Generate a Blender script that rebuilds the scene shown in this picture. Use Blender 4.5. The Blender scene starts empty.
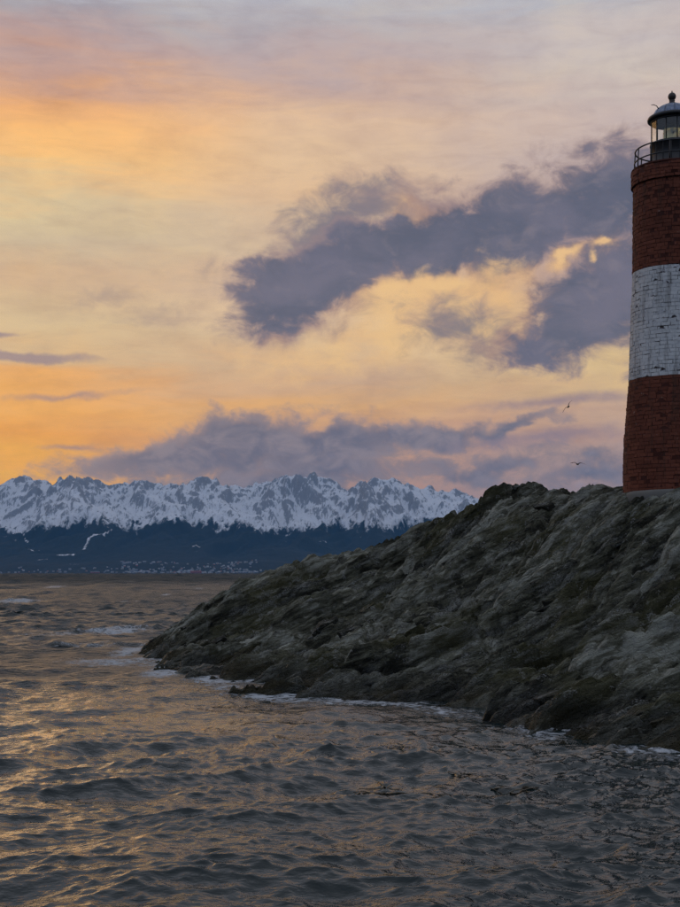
import bpy, bmesh, math, random
import numpy as np
from mathutils import Vector, Matrix

random.seed(7)
RNG = np.random.default_rng(11)
SC = bpy.context.scene
COL = SC.collection
R = math.radians

# ------------------------------------------------------------------ camera
F = 1300.0            # focal length in photograph pixels (680 wide)
HZ = 573.0            # image row of the horizon
CAM_H = 3.0           # eye height above the sea: standing on a boat deck
cam_d = bpy.data.cameras.new("camera")
cam = bpy.data.objects.new("camera", cam_d)
COL.objects.link(cam)
cam.location = (0, 0, CAM_H)
cam.rotation_euler = (R(90), 0, 0)
cam_d.sensor_fit = 'HORIZONTAL'
cam_d.sensor_width = 36.0
cam_d.lens = 36.0 * F / 680.0
cam_d.shift_y = (HZ - 453.5) / 680.0
cam_d.clip_start = 0.5
cam_d.clip_end = 80000
SC.camera = cam

SC.view_settings.view_transform = 'Standard'
SC.view_settings.look = 'None'
SC.view_settings.exposure = 0.0
SC.view_settings.gamma = 1.0
SC.view_settings.use_curve_mapping = False
SC.cycles.use_denoising = True
SC.cycles.denoising_prefilter = 'NONE'
SC.cycles.max_bounces = 6
SC.cycles.diffuse_bounces = 2
SC.cycles.glossy_bounces = 2
SC.cycles.transmission_bounces = 6
SC.cycles.volume_bounces = 0
SC.cycles.use_adaptive_sampling = True
SC.cycles.adaptive_threshold = 0.02
SC.cycles.transparent_max_bounces = 8
SC.cycles.caustics_reflective = False
SC.cycles.caustics_refractive = False
SC.cycles.sample_clamp_indirect = 4.0

def px(x, y, Y):
    """a pixel's direction taken to distance Y"""
    return ((x - 340) / F * Y, Y, CAM_H + (HZ - y) / F * Y)

def sl(c):
    c = c / 255.0
    return c / 12.92 if c <= 0.04045 else ((c + 0.055) / 1.055) ** 2.4

def srgb(r, g, b, k=1.0):
    return (sl(r) * k, sl(g) * k, sl(b) * k, 1.0)

# ------------------------------------------------------------------ node helper
class NT:
    def __init__(self, tree):
        self.t = tree
        self.n = tree.nodes
        self.l = tree.links
    def node(self, typ, **kw):
        nd = self.n.new(typ)
        for k, v in kw.items():
            setattr(nd, k, v)
        return nd
    def set(self, sock, v):
        if v is None:
            return
        if isinstance(v, bpy.types.NodeSocket):
            self.l.new(v, sock)
        else:
            sock.default_value = v
    def m(self, op, a, b=None, c=None, clamp=False):
        nd = self.node('ShaderNodeMath', operation=op, use_clamp=clamp)
        self.set(nd.inputs[0], a); self.set(nd.inputs[1], b); self.set(nd.inputs[2], c)
        return nd.outputs[0]
    def v(self, op, a, b=None, s=None):
        nd = self.node('ShaderNodeVectorMath', operation=op)
        self.set(nd.inputs[0], a); self.set(nd.inputs[1], b)
        if s is not None:
            self.set(nd.inputs['Scale'], s)
        return nd.outputs['Value'] if op in ('LENGTH', 'DOT_PRODUCT', 'DISTANCE') else nd.outputs[0]
    def xyz(self, x, y, z):
        nd = self.node('ShaderNodeCombineXYZ')
        self.set(nd.inputs[0], x); self.set(nd.inputs[1], y); self.set(nd.inputs[2], z)
        return nd.outputs[0]
    def sep(self, v):
        nd = self.node('ShaderNodeSeparateXYZ'); self.set(nd.inputs[0], v)
        return nd.outputs
    def noise(self, vec, scale=1.0, detail=4.0, rough=0.5, dist=0.0, color=False):
        nd = self.node('ShaderNodeTexNoise')
        self.set(nd.inputs['Vector'], vec)
        nd.inputs['Scale'].default_value = scale
        nd.inputs['Detail'].default_value = detail
        nd.inputs['Roughness'].default_value = rough
        nd.inputs['Distortion'].default_value = dist
        return nd.outputs['Color'] if color else nd.outputs[0]
    def voro(self, vec, scale=1.0, feature='F1', out='Distance'):
        nd = self.node('ShaderNodeTexVoronoi', feature=feature)
        self.set(nd.inputs['Vector'], vec)
        nd.inputs['Scale'].default_value = scale
        return nd.outputs[out]
    def mapr(self, val, a, b, c=0.0, d=1.0, smooth=True):
        nd = self.node('ShaderNodeMapRange', interpolation_type='SMOOTHSTEP' if smooth else 'LINEAR')
        self.set(nd.inputs[0], val)
        for i, q in enumerate((a, b, c, d)):
            self.set(nd.inputs[1 + i], q)
        return nd.outputs[0]
    def mix(self, f, a, b, blend='MIX'):
        nd = self.node('ShaderNodeMix', data_type='RGBA', blend_type=blend)
        self.set(nd.inputs['Factor'], f); self.set(nd.inputs[6], a); self.set(nd.inputs[7], b)
        return nd.outputs[2]
    def ramp(self, val, stops, interp='LINEAR'):
        nd = self.node('ShaderNodeValToRGB')
        cr = nd.color_ramp
        cr.interpolation = interp
        while len(cr.elements) < len(stops):
            cr.elements.new(0.5)
        for e, (p, c) in zip(cr.elements, sorted(stops, key=lambda s: s[0])):
            e.position = p; e.color = c
        self.set(nd.inputs[0], val)
        return nd.outputs[0]
    def mapping(self, vec, loc=(0, 0, 0), rot=(0, 0, 0), scale=(1, 1, 1), typ='POINT'):
        nd = self.node('ShaderNodeMapping', vector_type=typ)
        self.set(nd.inputs[0], vec)
        nd.inputs['Location'].default_value = loc
        nd.inputs['Rotation'].default_value = rot
        nd.inputs['Scale'].default_value = scale
        return nd.outputs[0]

# ------------------------------------------------------------------ sky: low dusk sun behind the range, broken cloud
SUN_AZ, SUN_EL = R(-24), R(5.0)
world = bpy.data.worlds.new("World")
SC.world = world
world.use_nodes = True
world.node_tree.nodes.clear()
W = NT(world.node_tree)
tc = W.node('ShaderNodeTexCoord')
D = tc.outputs['Generated']
dx, dy, dz = W.sep(D)
el = W.m('ARCSINE', dz)
az = W.m('ARCTAN2', dx, dy)
U = W.m('MULTIPLY', az, F)          # azimuth and elevation in the same unit: 1/1300 rad
V = W.m('MULTIPLY', el, F)

def uv(x, y):
    a = math.atan((x - 340) / F)
    e = math.atan((HZ - y) / F * math.cos(a))
    return a * F, e * F

Ds = W.v('MULTIPLY', D, (1.0, 1.0, 3.2))                       # clouds drawn out along the horizon
n_big = W.noise(Ds, 5.0, 3.0, 0.55)
n_streak = W.noise(W.v('MULTIPLY', D, (1.0, 1.0, 7.0)), 6.0, 5.0, 0.6, 0.4)
warp1 = W.noise(W.v('MULTIPLY', D, (1.0, 1.0, 1.5)), 14.0, 3.0, 0.5, color=True)
warp2 = W.noise(D, 60.0, 3.0, 0.6, color=True)
n_fine = W.noise(W.v('MULTIPLY', D, (1.0, 1.0, 1.6)), 38.0, 6.0, 0.64, 0.5)
n_mid = W.noise(W.v('MULTIPLY', D, (1.0, 1.0, 1.8)), 17.0, 4.0, 0.58, 0.3)

def centred(col, amp):
    return W.v('SCALE', W.v('SUBTRACT', col, (0.5, 0.5, 0.5)), s=amp)
P0 = W.xyz(U, V, 0.0)
P = W.v('MULTIPLY', W.v('ADD', W.v('ADD', P0, centred(warp1, 80.0)), centred(warp2, 26.0)), (1.0, 1.0, 0.0))

def column(rows):
    stops = [((uv(340, y)[1] + 20) / 700.0, srgb(*c)) for y, c in rows]
    stops.append((0.80, srgb(180, 178, 184)))
    stops.append((1.00, srgb(176, 179, 190)))
    return stops
Vs = W.m('ADD', V, W.m('MULTIPLY', W.m('SUBTRACT', n_streak, 0.5), 95.0))
Vn = W.m('DIVIDE', W.m('ADD', Vs, 20.0), 700.0)
left = W.ramp(Vn, column([(560, (240, 150, 30)), (478, (250, 180, 40)), (445, (246, 166, 52)), (415, (244, 174, 78)), (385, (236, 172, 96)),
                          (362, (214, 176, 128)), (330, (214, 186, 142)), (290, (208, 174, 136)), (255, (204, 182, 148)),
                          (215, (212, 190, 148)), (180, (240, 190, 122)), (140, (242, 182, 112)), (105, (228, 168, 112)),
                          (75, (196, 156, 138)), (45, (180, 154, 150)), (15, (164, 158, 164)), (-20, (158, 158, 168))]))
centre = W.ramp(Vn, column([(560, (206, 150, 112)), (470, (206, 152, 116)), (435, (214, 160, 116)), (405, (226, 174, 112)), (380, (208, 170, 134)),
                            (345, (222, 190, 148)), (315, (222, 190, 152)), (280, (208, 178, 150)), (240, (212, 184, 152)),
                            (200, (220, 184, 146)), (160, (222, 188, 150)), (120, (218, 184, 152)), (90, (198, 168, 152)),
                            (60, (184, 164, 162)), (25, (180, 172, 174)), (-20, (176, 171, 176))]))
right = W.ramp(Vn, column([(560, (160, 146, 150)), (490, (166, 148, 150)), (465, (176, 154, 148)), (440, (190, 156, 138)), (415, (204, 168, 138)),
                           (390, (214, 180, 132)), (360, (224, 192, 136)), (320, (214, 180, 140)), (270, (196, 164, 148)),
                           (220, (180, 160, 158)), (170, (186, 168, 166)), (120, (196, 178, 172)), (80, (200, 186, 176)),
                           (40, (196, 184, 180)), (10, (188, 180, 180)), (-20, (184, 178, 180))]))
Uw = W.m('ADD', U, W.m('MULTIPLY', W.m('SUBTRACT', n_big, 0.5), 260.0))
veil = W.mix(W.mapr(Uw, -330.0, 10.0), left, centre)
veil = W.mix(W.mapr(Uw, -10.0, 300.0), veil, right)
# fine light and dark streaking of the high cloud sheet
streak2 = W.noise(W.v('MULTIPLY', D, (1.0, 1.0, 4.5)), 26.0, 4.0, 0.62, 0.6)
veil = W.mix(1.0, veil, W.ramp(streak2, [(0.3, (0.93, 0.915, 0.92, 1)), (0.5, (1, 1, 1, 1)), (0.7, (1.05, 1.045, 1.02, 1))]), 'MULTIPLY')
veil = W.mix(1.0, veil, W.ramp(n_mid, [(0.3, (0.90, 0.89, 0.92, 1)), (0.5, (1, 1, 1, 1)), (0.72, (1.07, 1.05, 0.98, 1))]), 'MULTIPLY')
# away from the sunset the sheet turns to plain blue-grey dusk cloud
dusk = W.ramp(W.m('ADD', dz, W.m('MULTIPLY', W.m('SUBTRACT', n_big, 0.5), 0.3)),
              [(0.0, srgb(138, 146, 166)), (0.25, srgb(146, 156, 176)), (0.6, srgb(164, 172, 190)), (1.0, srgb(172, 178, 194))])
veil = W.mix(W.mapr(dy, 0.80, -0.25), veil, dusk)

Pl = W.v('MULTIPLY', W.v('ADD', W.v('ADD', P0, centred(warp1, 24.0)), centred(warp2, 9.0)), (1.0, 1.0, 0.0))
def blob(x, y, rx, ry, deg, hgt=1.0, src=None):
    c = uv(x, y)
    q = W.mapping(src or P, (c[0], c[1], 0), (0, 0, R(deg)), (rx, ry, 1), 'TEXTURE')
    return W.m('MULTIPLY_ADD', W.v('LENGTH', q), -hgt, hgt)
def union(bl, k=0.35, src=None):
    o = blob(*bl[0], src=src)
    for b in bl[1:]:
        o = W.m('SMOOTH_MAX', o, blob(*b, src=src), k)
    return o
# the slate cloud beside the tower
main = union([(290, 288, 84, 36, 14, 1.35), (340, 268, 84, 38, 12, 1.3), (430, 250, 100, 40, 12, 1.2), (520, 228, 104, 52, 18, 1.2), (604, 204, 96, 60, 26),
              (596, 306, 72, 56, 10), (650, 290, 70, 72, 0), (545, 338, 56, 24, 12, 0.8), (700, 240, 100, 100, 0)])
brow = union([(372, 212, 84, 32, 12), (320, 236, 70, 28, 22), (440, 214, 66, 24, 0), (470, 320, 80, 34, 12, 0.7), (505, 338, 66, 30, 10, 0.75), (290, 318, 80, 22, 5, 0.7)])
hole = union([(425, 298, 84, 30, 12, 1.15), (492, 302, 46, 50, 0, 1.2), (400, 330, 120, 26, 6, 0.6), (566, 266, 25, 10, 22), (606, 256, 18, 10, 10, 0.95), (418, 216, 36, 12, -10, 0.8)])
# the bank lying along the range
bank = union([(180, 460, 140, 30, 8, 1.15), (240, 440, 100, 34, 8, 1.3), (330, 452, 120, 30, 4, 1.2), (425, 438, 122, 22, 6, 1.15), (300, 476, 190, 26, 0), (500, 430, 84, 11, 4, 0.9),
              (480, 470, 110, 20, 4, 0.75), (590, 480, 110, 22, 8, 0.8)])
wisp = union([(14, 357, 88, 6, -1), (-6, 334, 30, 4, 0, 0.8), (66, 398, 70, 4, 4, 0.42), (72, 448, 34, 4, 0, 0.5), (560, 402, 110, 8, 2, 0.5), (540, 440, 110, 11, 3, 0.6)], 0.2, Pl)
puff = union([(104, 294, 54, 18, 12, 0.7), (160, 312, 66, 14, 6, 0.55), (206, 272, 26, 10, 30, 0.45)], 0.2)
nz = W.m('ADD', W.m('MULTIPLY', n_fine, 0.75), W.m('MULTIPLY', n_mid, 0.25))
def field(u, k, off):
    return W.m('SUBTRACT', W.m('MULTIPLY_ADD', nz, k, u), off)
sm = field(main, 1.9, 0.92)
sb = field(brow, 2.2, 1.08)
sh = field(hole, 2.0, 1.02)
sk = field(bank, 1.8, 0.88)
sw = field(wisp, 0.9, 0.42)
sp = field(puff, 2.0, 1.0)
gold = srgb(248, 208, 138)
amber = srgb(228, 176, 118)
slate = srgb(87, 90, 106)
slate2 = srgb(107, 104, 119)
mauve = srgb(152, 128, 126)
glow = W.m('MULTIPLY', W.mapr(sh, -0.5, 0.6), 0.85)
skyc = W.mix(glow, veil, W.mix(n_mid, amber, gold))
skyc = W.mix(W.m('MULTIPLY', W.mapr(sb, -0.15, 0.85), 0.85), skyc, W.mix(W.mapr(n_mid, 0.4, 0.65), mauve, slate2))
rim = W.mix(W.m('MULTIPLY', glow, 0.8), mauve, srgb(204, 150, 104))
mainc = W.mix(W.mapr(sm, 0.02, 0.62), rim, W.mix(W.mapr(n_fine, 0.50, 0.74, 0.0, 0.4), W.mix(W.mapr(n_mid, 0.35, 0.68), slate, slate2), srgb(138, 126, 131)))
m_op = W.m('MULTIPLY', W.mapr(sm, -0.14, 0.48), W.m('SUBTRACT', 1.0, W.m('MULTIPLY', W.mapr(sh, 0.10, 0.80), 0.92)))
skyc = W.mix(W.m('MULTIPLY', m_op, 0.97), skyc, mainc)
bankc = W.mix(W.mapr(sk, 0.0, 0.8), srgb(178, 146, 130), W.mix(W.mapr(n_fine, 0.36, 0.68), srgb(94, 98, 116), srgb(136, 127, 134)))
skyc = W.mix(W.m('MULTIPLY', W.mapr(sk, -0.08, 0.45), 0.94), skyc, bankc)
skyc = W.mix(W.m('MULTIPLY', W.mapr(sw, -0.1, 0.6), 0.75), skyc, srgb(140, 122, 132))
skyc = W.mix(W.m('MULTIPLY', W.mapr(sp, -0.1, 0.9), 0.6), skyc, srgb(160, 138, 128))

nish = W.node('ShaderNodeTexSky', sky_type='NISHITA')
nish.sun_disc = False
nish.sun_elevation = SUN_EL
nish.sun_rotation = SUN_AZ
nish.dust_density = 2.0
bg_clear = W.node('ShaderNodeBackground'); W.l.new(nish.outputs[0], bg_clear.inputs[0]); bg_clear.inputs[1].default_value = 0.05
bg_cloud = W.node('ShaderNodeBackground'); W.l.new(skyc, bg_cloud.inputs[0]); bg_cloud.inputs[1].default_value = 1.17
cover = W.node('ShaderNodeMixShader'); cover.inputs[0].default_value = 0.95
W.l.new(bg_clear.outputs[0], cover.inputs[1]); W.l.new(bg_cloud.outputs[0], cover.inputs[2])
wo = W.node('ShaderNodeOutputWorld'); W.l.new(cover.outputs[0], wo.inputs[0])
world.cycles.sampling_method = 'MANUAL'
world.cycles.sample_map_resolution = 512

sun_d = bpy.data.lights.new("sun", 'SUN')
sun = bpy.data.objects.new("sun", sun_d); COL.objects.link(sun)
sun_d.energy = 0.15
sun_d.angle = R(25)
sun_d.color = (1.0, 0.62, 0.32)
sdir = Vector((math.sin(SUN_AZ) * math.cos(SUN_EL), math.cos(SUN_AZ) * math.cos(SUN_EL), math.sin(SUN_EL)))
sun.rotation_euler = sdir.to_track_quat('Z', 'Y').to_euler()
sun.location = (-20, 30, 40)

# ------------------------------------------------------------------ numpy noise
_ang = RNG.uniform(0, 2 * np.pi, 256)
_GX, _GY = np.cos(_ang), np.sin(_ang)
def _hash(ix, iy, seed):
    h = (ix.astype(np.int64) * 374761393 + iy.astype(np.int64) * 668265263 + seed * 974711) & 0xffffffff
    h = ((h ^ (h >> 13)) * 1274126177) & 0xffffffff
    return (h ^ (h >> 16))
def h01(ix, seed):
    ix = np.asarray(ix)
    return (_hash(ix, np.zeros_like(ix), seed) & 0xffff) / 65535.0
def pn(x, y, seed=0):
    x = np.asarray(x, float); y = np.asarray(y, float)
    ix, iy = np.floor(x), np.floor(y)
    fx, fy = x - ix, y - iy
    u = fx * fx * fx * (fx * (fx * 6 - 15) + 10)
    w = fy * fy * fy * (fy * (fy * 6 - 15) + 10)
    def g(ox, oy):
        k = _hash(ix + ox, iy + oy, seed) & 255
        return _GX[k] * (fx - ox) + _GY[k] * (fy - oy)
    a = g(0, 0); b = g(1, 0); c = g(0, 1); d = g(1, 1)
    return ((a * (1 - u) + b * u) * (1 - w) + (c * (1 - u) + d * u) * w) * 1.45
def fbm(x, y, octv=5, seed=0, gain=0.5, lac=2.03):
    s = 0.0; a = 1.0; f = 1.0
    for i in range(octv):
        s = s + a * pn(x * f, y * f, seed + i * 31); a *= gain; f *= lac
    return s
def ridged(x, y, octv=5, seed=0, gain=0.5, lac=2.07):
    s = 0.0; a = 1.0; f = 1.0; wt = 1.0
    for i in range(octv):
        n = (1 - np.abs(pn(x * f, y * f, seed + i * 37))) ** 2 * wt
        s = s + a * n; wt = np.clip(n * 1.6, 0, 1); a *= gain; f *= lac
    return s
def sstep(x, a, b):
    t = np.clip((x - a) / (b - a), 0, 1)
    return t * t * (3 - 2 * t)

# ------------------------------------------------------------------ mesh helpers
def tag(o, label=None, cat=None, group=None, kind=None):
    if label: o['label'] = label
    if cat: o['category'] = cat
    if group: o['group'] = group
    if kind: o['kind'] = kind
    return o
def link(name, me, parent=None, mats=()):
    o = bpy.data.objects.new(name, me)
    COL.objects.link(o)
    if parent is not None:
        o.parent = parent
    for m in mats:
        me.materials.append(m)
    return o
def empty(name, loc=(0, 0, 0)):
    o = bpy.data.objects.new(name, None)
    COL.objects.link(o); o.location = loc; o.empty_display_size = 0.2
    return o
def mesh_np(name, verts, quads, smooth=True, attrs=None):
    me = bpy.data.meshes.new(name)
    nv, nf = len(verts), len(quads)
    k = quads.shape[1]
    me.vertices.add(nv); me.vertices.foreach_set('co', np.ascontiguousarray(verts, dtype=np.float32).ravel())
    me.loops.add(nf * k); me.loops.foreach_set('vertex_index', np.ascontiguousarray(quads, dtype=np.int32).ravel())
    me.polygons.add(nf)
    me.polygons.foreach_set('loop_start', np.arange(0, nf * k, k, dtype=np.int32))
    me.polygons.foreach_set('loop_total', np.full(nf, k, dtype=np.int32))
    me.polygons.foreach_set('use_smooth', np.full(nf, smooth))
    me.update(calc_edges=True)
    for an, av in (attrs or {}).items():
        at = me.attributes.new(an, 'FLOAT', 'POINT')
        at.data.foreach_set('value', np.ascontiguousarray(av, dtype=np.float32).ravel())
    return me
def grid_quads(nr, nc, keep=None):
    i = np.arange(nr * nc).reshape(nr, nc)
    q = np.stack([i[:-1, :-1], i[:-1, 1:], i[1:, 1:], i[1:, :-1]], -1).reshape(-1, 4)
    if keep is not None:
        q = q[keep.reshape(-1)[q].any(axis=1)]
    return q
def compact(verts, quads, attrs):
    used = np.unique(quads)
    remap = np.full(len(verts), -1, dtype=np.int64); remap[used] = np.arange(len(used))
    return verts[used], remap[quads], {k: v[used] for k, v in attrs.items()}
def lathe(prof, segs=64, closed=False):
    """surface of revolution of (r, z) points, as a bmesh"""
    bm = bmesh.new()
    rings = []
    for r, z in prof:
        rings.append([bm.verts.new((r * math.cos(2 * math.pi * i / segs), r * math.sin(2 * math.pi * i / segs), z)) for i in range(segs)])
    pairs = list(zip(rings[:-1], rings[1:]))
    if closed:
        pairs.append((rings[-1], rings[0]))
    for a, b in pairs:
        for i in range(segs):
            j = (i + 1) % segs
            f = bm.faces.new((a[i], a[j], b[j], b[i])); f.smooth = True
    if not closed:
        bm.faces.new(rings[0][::-1]); bm.faces.new(rings[-1])
    return bm
def tube(path, rad, segs=8, bm=None, closed=False):
    bm = bm or bmesh.new()
    pts = [Vector(p) for p in path]
    n = len(pts); rings = []
    for i, p in enumerate(pts):
        if closed:
            t = pts[(i + 1) % n] - pts[i - 1]
        else:
            t = pts[min(i + 1, n - 1)] - pts[max(i - 1, 0)]
        t.normalize()
        up = Vector((0, 0, 1)) if abs(t.z) < 0.9 else Vector((1, 0, 0))
        a = t.cross(up).normalized(); b = t.cross(a).normalized()
        r = rad[i] if isinstance(rad, (list, tuple)) else rad
        rings.append([bm.verts.new(p + a * (r * math.cos(2 * math.pi * k / segs)) + b * (r * math.sin(2 * math.pi * k / segs))) for k in range(segs)])
    for i in range(n if closed else n - 1):
        A, B = rings[i], rings[(i + 1) % n]
        for k in range(segs):
            f = bm.faces.new((A[k], A[(k + 1) % segs], B[(k + 1) % segs], B[k])); f.smooth = True
    if not closed:
        bm.faces.new(rings[0]); bm.faces.new(rings[-1][::-1])
    return bm
def done(name, bm, mat, parent=None):
    bmesh.ops.recalc_face_normals(bm, faces=bm.faces)
    me = bpy.data.meshes.new(name); bm.to_mesh(me); bm.free()
    return link(name, me, parent, (mat,) if mat else ())

# ------------------------------------------------------------------ materials
def new_mat(name):
    m = bpy.data.materials.new(name); m.use_nodes = True
    m.node_tree.nodes.clear()
    T = NT(m.node_tree)
    out = T.node('ShaderNodeOutputMaterial')
    bs = T.node('ShaderNodeBsdfPrincipled')
    T.l.new(bs.outputs[0], out.inputs[0])
    T.out = out; T.b = bs.inputs
    return m, T
def pos(T):
    return T.node('ShaderNodeNewGeometry').outputs['Position']
def objco(T):
    return T.node('ShaderNodeTexCoord').outputs['Object']
def attr(T, name):
    return T.node('ShaderNodeAttribute', attribute_name=name).outputs['Fac']
def bump(T, h, strength=0.5, dist=0.02, prev=None):
    nd = T.node('ShaderNodeBump'); T.set(nd.inputs['Height'], h)
    nd.inputs['Strength'].default_value = strength; nd.inputs['Distance'].default_value = dist
    if prev is not None: T.l.new(prev, nd.inputs['Normal'])
    return nd.outputs[0]

NDIR = np.array([0.983, 0.184]); SDIR = np.array([0.184, -0.983])   # up the slope / along the shore towards the boat
ROT = math.atan2(NDIR[1], NDIR[0])

def make_rock_mat():
    m, T = new_mat("schist")
    p = pos(T)
    g = T.mapping(T.mapping(p, rot=(0, 0, -ROT)), rot=(0, R(22), 0))       # x runs up the slope
    st = T.v('MULTIPLY', g, (0.20, 1.0, 1.0))
    n1 = T.noise(st, 1.1, 6, 0.6, 0.6)
    n2 = T.noise(st, 6.0, 7, 0.65, 0.4)
    n3 = T.noise(g, 26.0, 6, 0.65)
    n4 = T.noise(g, 0.45, 4, 0.55)
    tn = attr(T, 'tone')
    k2 = T.m('ADD', n2, T.m('MULTIPLY', T.m('SUBTRACT', tn, 0.5), 0.42))
    base = T.ramp(k2, [(0.35, (0.024, 0.024, 0.014, 1)), (0.45, (0.105, 0.104, 0.069, 1)), (0.55, (0.205, 0.204, 0.147, 1)), (0.66, (0.46, 0.465, 0.39, 1))])
    moss = T.mix(n3, (0.040, 0.040, 0.012, 1), (0.125, 0.115, 0.036, 1))
    c = T.mix(T.m('MULTIPLY', T.mapr(n4, 0.48, 0.60), 0.6), base, moss)
    lich = T.m('MULTIPLY', T.mapr(T.noise(st, 2.6, 8, 0.70), 0.50, 0.64), T.mapr(n3, 0.36, 0.6))
    c = T.mix(T.m('MULTIPLY', lich, 0.8), c, (0.38, 0.39, 0.36, 1))
    spots = T.m('MULTIPLY', T.mapr(T.noise(g, 3.6, 3, 0.5), 0.60, 0.67), T.mapr(n3, 0.48, 0.60))
    c = T.mix(spots, c, (0.36, 0.36, 0.34, 1))
    z = T.sep(p)[2]
    zz = T.m('ADD', z, T.m('MULTIPLY', T.m('SUBTRACT', n1, 0.5), 1.3))
    alg = T.m('MULTIPLY', T.mapr(zz, 0.75, 0.15), T.mapr(T.noise(st, 0.8, 3, 0.5), 0.46, 0.58))
    c = T.mix(T.m('MULTIPLY', alg, 0.85), c, T.mix(n2, (0.070, 0.052, 0.012, 1), (0.20, 0.145, 0.034, 1)))
    wet = T.mapr(zz, 0.85, 0.20)
    c = T.mix(T.m('MULTIPLY', wet, 0.6), c, (0.012, 0.013, 0.010, 1))
    T.set(T.b['Base Color'], c)
    T.set(T.b['Roughness'], T.mapr(wet, 0.0, 1.0, 0.88, 0.38))
    T.b['Specular IOR Level'].default_value = 0.35
    fol = T.noise(T.v('MULTIPLY', g, (0.12, 1.0, 1.0)), 8.0, 8, 0.70, 0.7)
    b1 = bump(T, n1, 0.5, 0.25)
    b2 = bump(T, fol, 1.0, 0.18, b1)
    b3 = bump(T, n3, 1.0, 0.09, b2)
    stw = T.v('ADD', st, T.v('SCALE', T.v('SUBTRACT', T.noise(g, 2.2, 4, 0.6, color=True), (0.5, 0.5, 0.5)), s=0.28))
    frac = T.m('ADD', T.voro(stw, 4.2, 'F1', 'Distance'), T.m('MULTIPLY', T.sep(T.voro(stw, 4.2, 'F1', 'Color'))[0], 0.9))
    edge = T.mapr(T.voro(T.v('MULTIPLY', stw, (1.6, 1, 1)), 7.5, 'DISTANCE_TO_EDGE'), 0.0, 0.09)
    b4 = bump(T, frac, 0.9, 0.07, b3)
    b4 = bump(T, edge, 0.8, 0.035, b4)
    T.set(T.b['Normal'], b4)
    return m
M_ROCK = make_rock_mat()

# ------------------------------------------------------------------ island: heights fixed by where its shore and crest stand
ctrl = []
def shore(x, y): 
    Y = CAM_H * F / (y - HZ); ctrl.append(((x - 340) / F * Y, Y, 0.0))
def at(x, y, Y): ctrl.append(px(x, y, Y))
for s in [(138, 654), (160, 671), (190, 676), (215, 681), (245, 690), (270, 698), (310, 699), (350, 700), (390, 703), (430, 708), (468, 716), (484, 722),
          (520, 731), (560, 739), (600, 746), (640, 751), (690, 757)]: shore(*s)
ctrl += [(9.0, 18.6, 0), (14, 16.8, 0), (20, 17.5, 0), (27, 21, 0), (-7.2, 52.5, 0), (-3.5, 58, 0), (4, 60.5, 0), (15, 59, 0), (25, 53, 0), (31, 40, 0)]
for a in [(150, 636, 50), (175, 617, 49.6), (200, 600, 49), (225, 583, 48.6), (250, 571, 48), (300, 561, 47), (350, 557, 46), (400, 544, 45), (420, 533, 44.6), (440, 521, 44), (460, 510, 43),
          (480, 502, 42), (520, 497, 40), (570, 492, 38.2), (600, 490, 37)]: at(*a)
ctrl += [(9.24, 36.2, 5.33), (8.0, 36.0, 5.32), (9.2, 34.4, 5.25), (10.8, 36.2, 5.3), (9.24, 38, 5.3)]
for a in [(680, 640, 27.0), (600, 668, 26.0), (540, 690, 25.6), (660, 700, 23.6), (580, 712, 24.2), (350, 620, 38), (480, 600, 36), (560, 560, 35), (640, 560, 31.5), (660, 600, 29),
          (420, 640, 33.5), (250, 640, 41), (430, 560, 41), (300, 610, 43), (350, 660, 33.3), (520, 640, 31.0), (600, 630, 29.2), (520, 520, 38.5), (600, 520, 35.0), (480, 680, 28.6)]: at(*a)
ctrl += [(12, 30, 4.5), (16, 30, 4.0), (12, 25, 2.3), (20, 36, 4.5), (14, 40, 5.0), (22, 44, 3.2), (8, 45, 4.4), (5, 52, 2.6), (14, 50, 3.2), (18, 23, 1.6), (25, 34, 2.6), (0, 53, 2.2)]
# sea bed
for x, y in [(-10.5, 52), (-9.5, 45), (-7, 37), (-5, 30), (-2, 26), (1.5, 22.5), (4, 18.5), (8, 15.5), (-9, 57), (0, 65), (14, 13.5), (24, 13), (34, 24), (36, 44), (28, 60), (12, 66)]:
    ctrl.append((x, y, -1.4))
ctrl = np.array(ctrl)
def tps_fit(c, lam=0.02):
    n = len(c)
    d = np.hypot(c[:, None, 0] - c[None, :, 0], c[:, None, 1] - c[None, :, 1])
    K = np.where(d > 0, d * d * np.log(np.maximum(d, 1e-9)), 0) + np.eye(n) * lam
    Pm = np.c_[np.ones(n), c[:, :2]]
    A = np.block([[K, Pm], [Pm.T, np.zeros((3, 3))]])
    return np.linalg.solve(A, np.r_[c[:, 2], 0, 0, 0])
_w = tps_fit(ctrl)
def base_h(x, y):
    o = _w[-3] + _w[-2] * x + _w[-1] * y
    for (cx, cy, _), w in zip(ctrl, _w[:-3]):
        d2 = (x - cx) ** 2 + (y - cy) ** 2 + 1e-12
        o = o + w * 0.5 * d2 * np.log(d2)
    return o
def seg_dist(x, y, a, b):
    dx_, dy_ = b[0] - a[0], b[1] - a[1]
    t = np.clip(((x - a[0]) * dx_ + (y - a[1]) * dy_) / (dx_ * dx_ + dy_ * dy_), 0, 1)
    return np.hypot(x - a[0] - t * dx_, y - a[1] - t * dy_)
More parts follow.
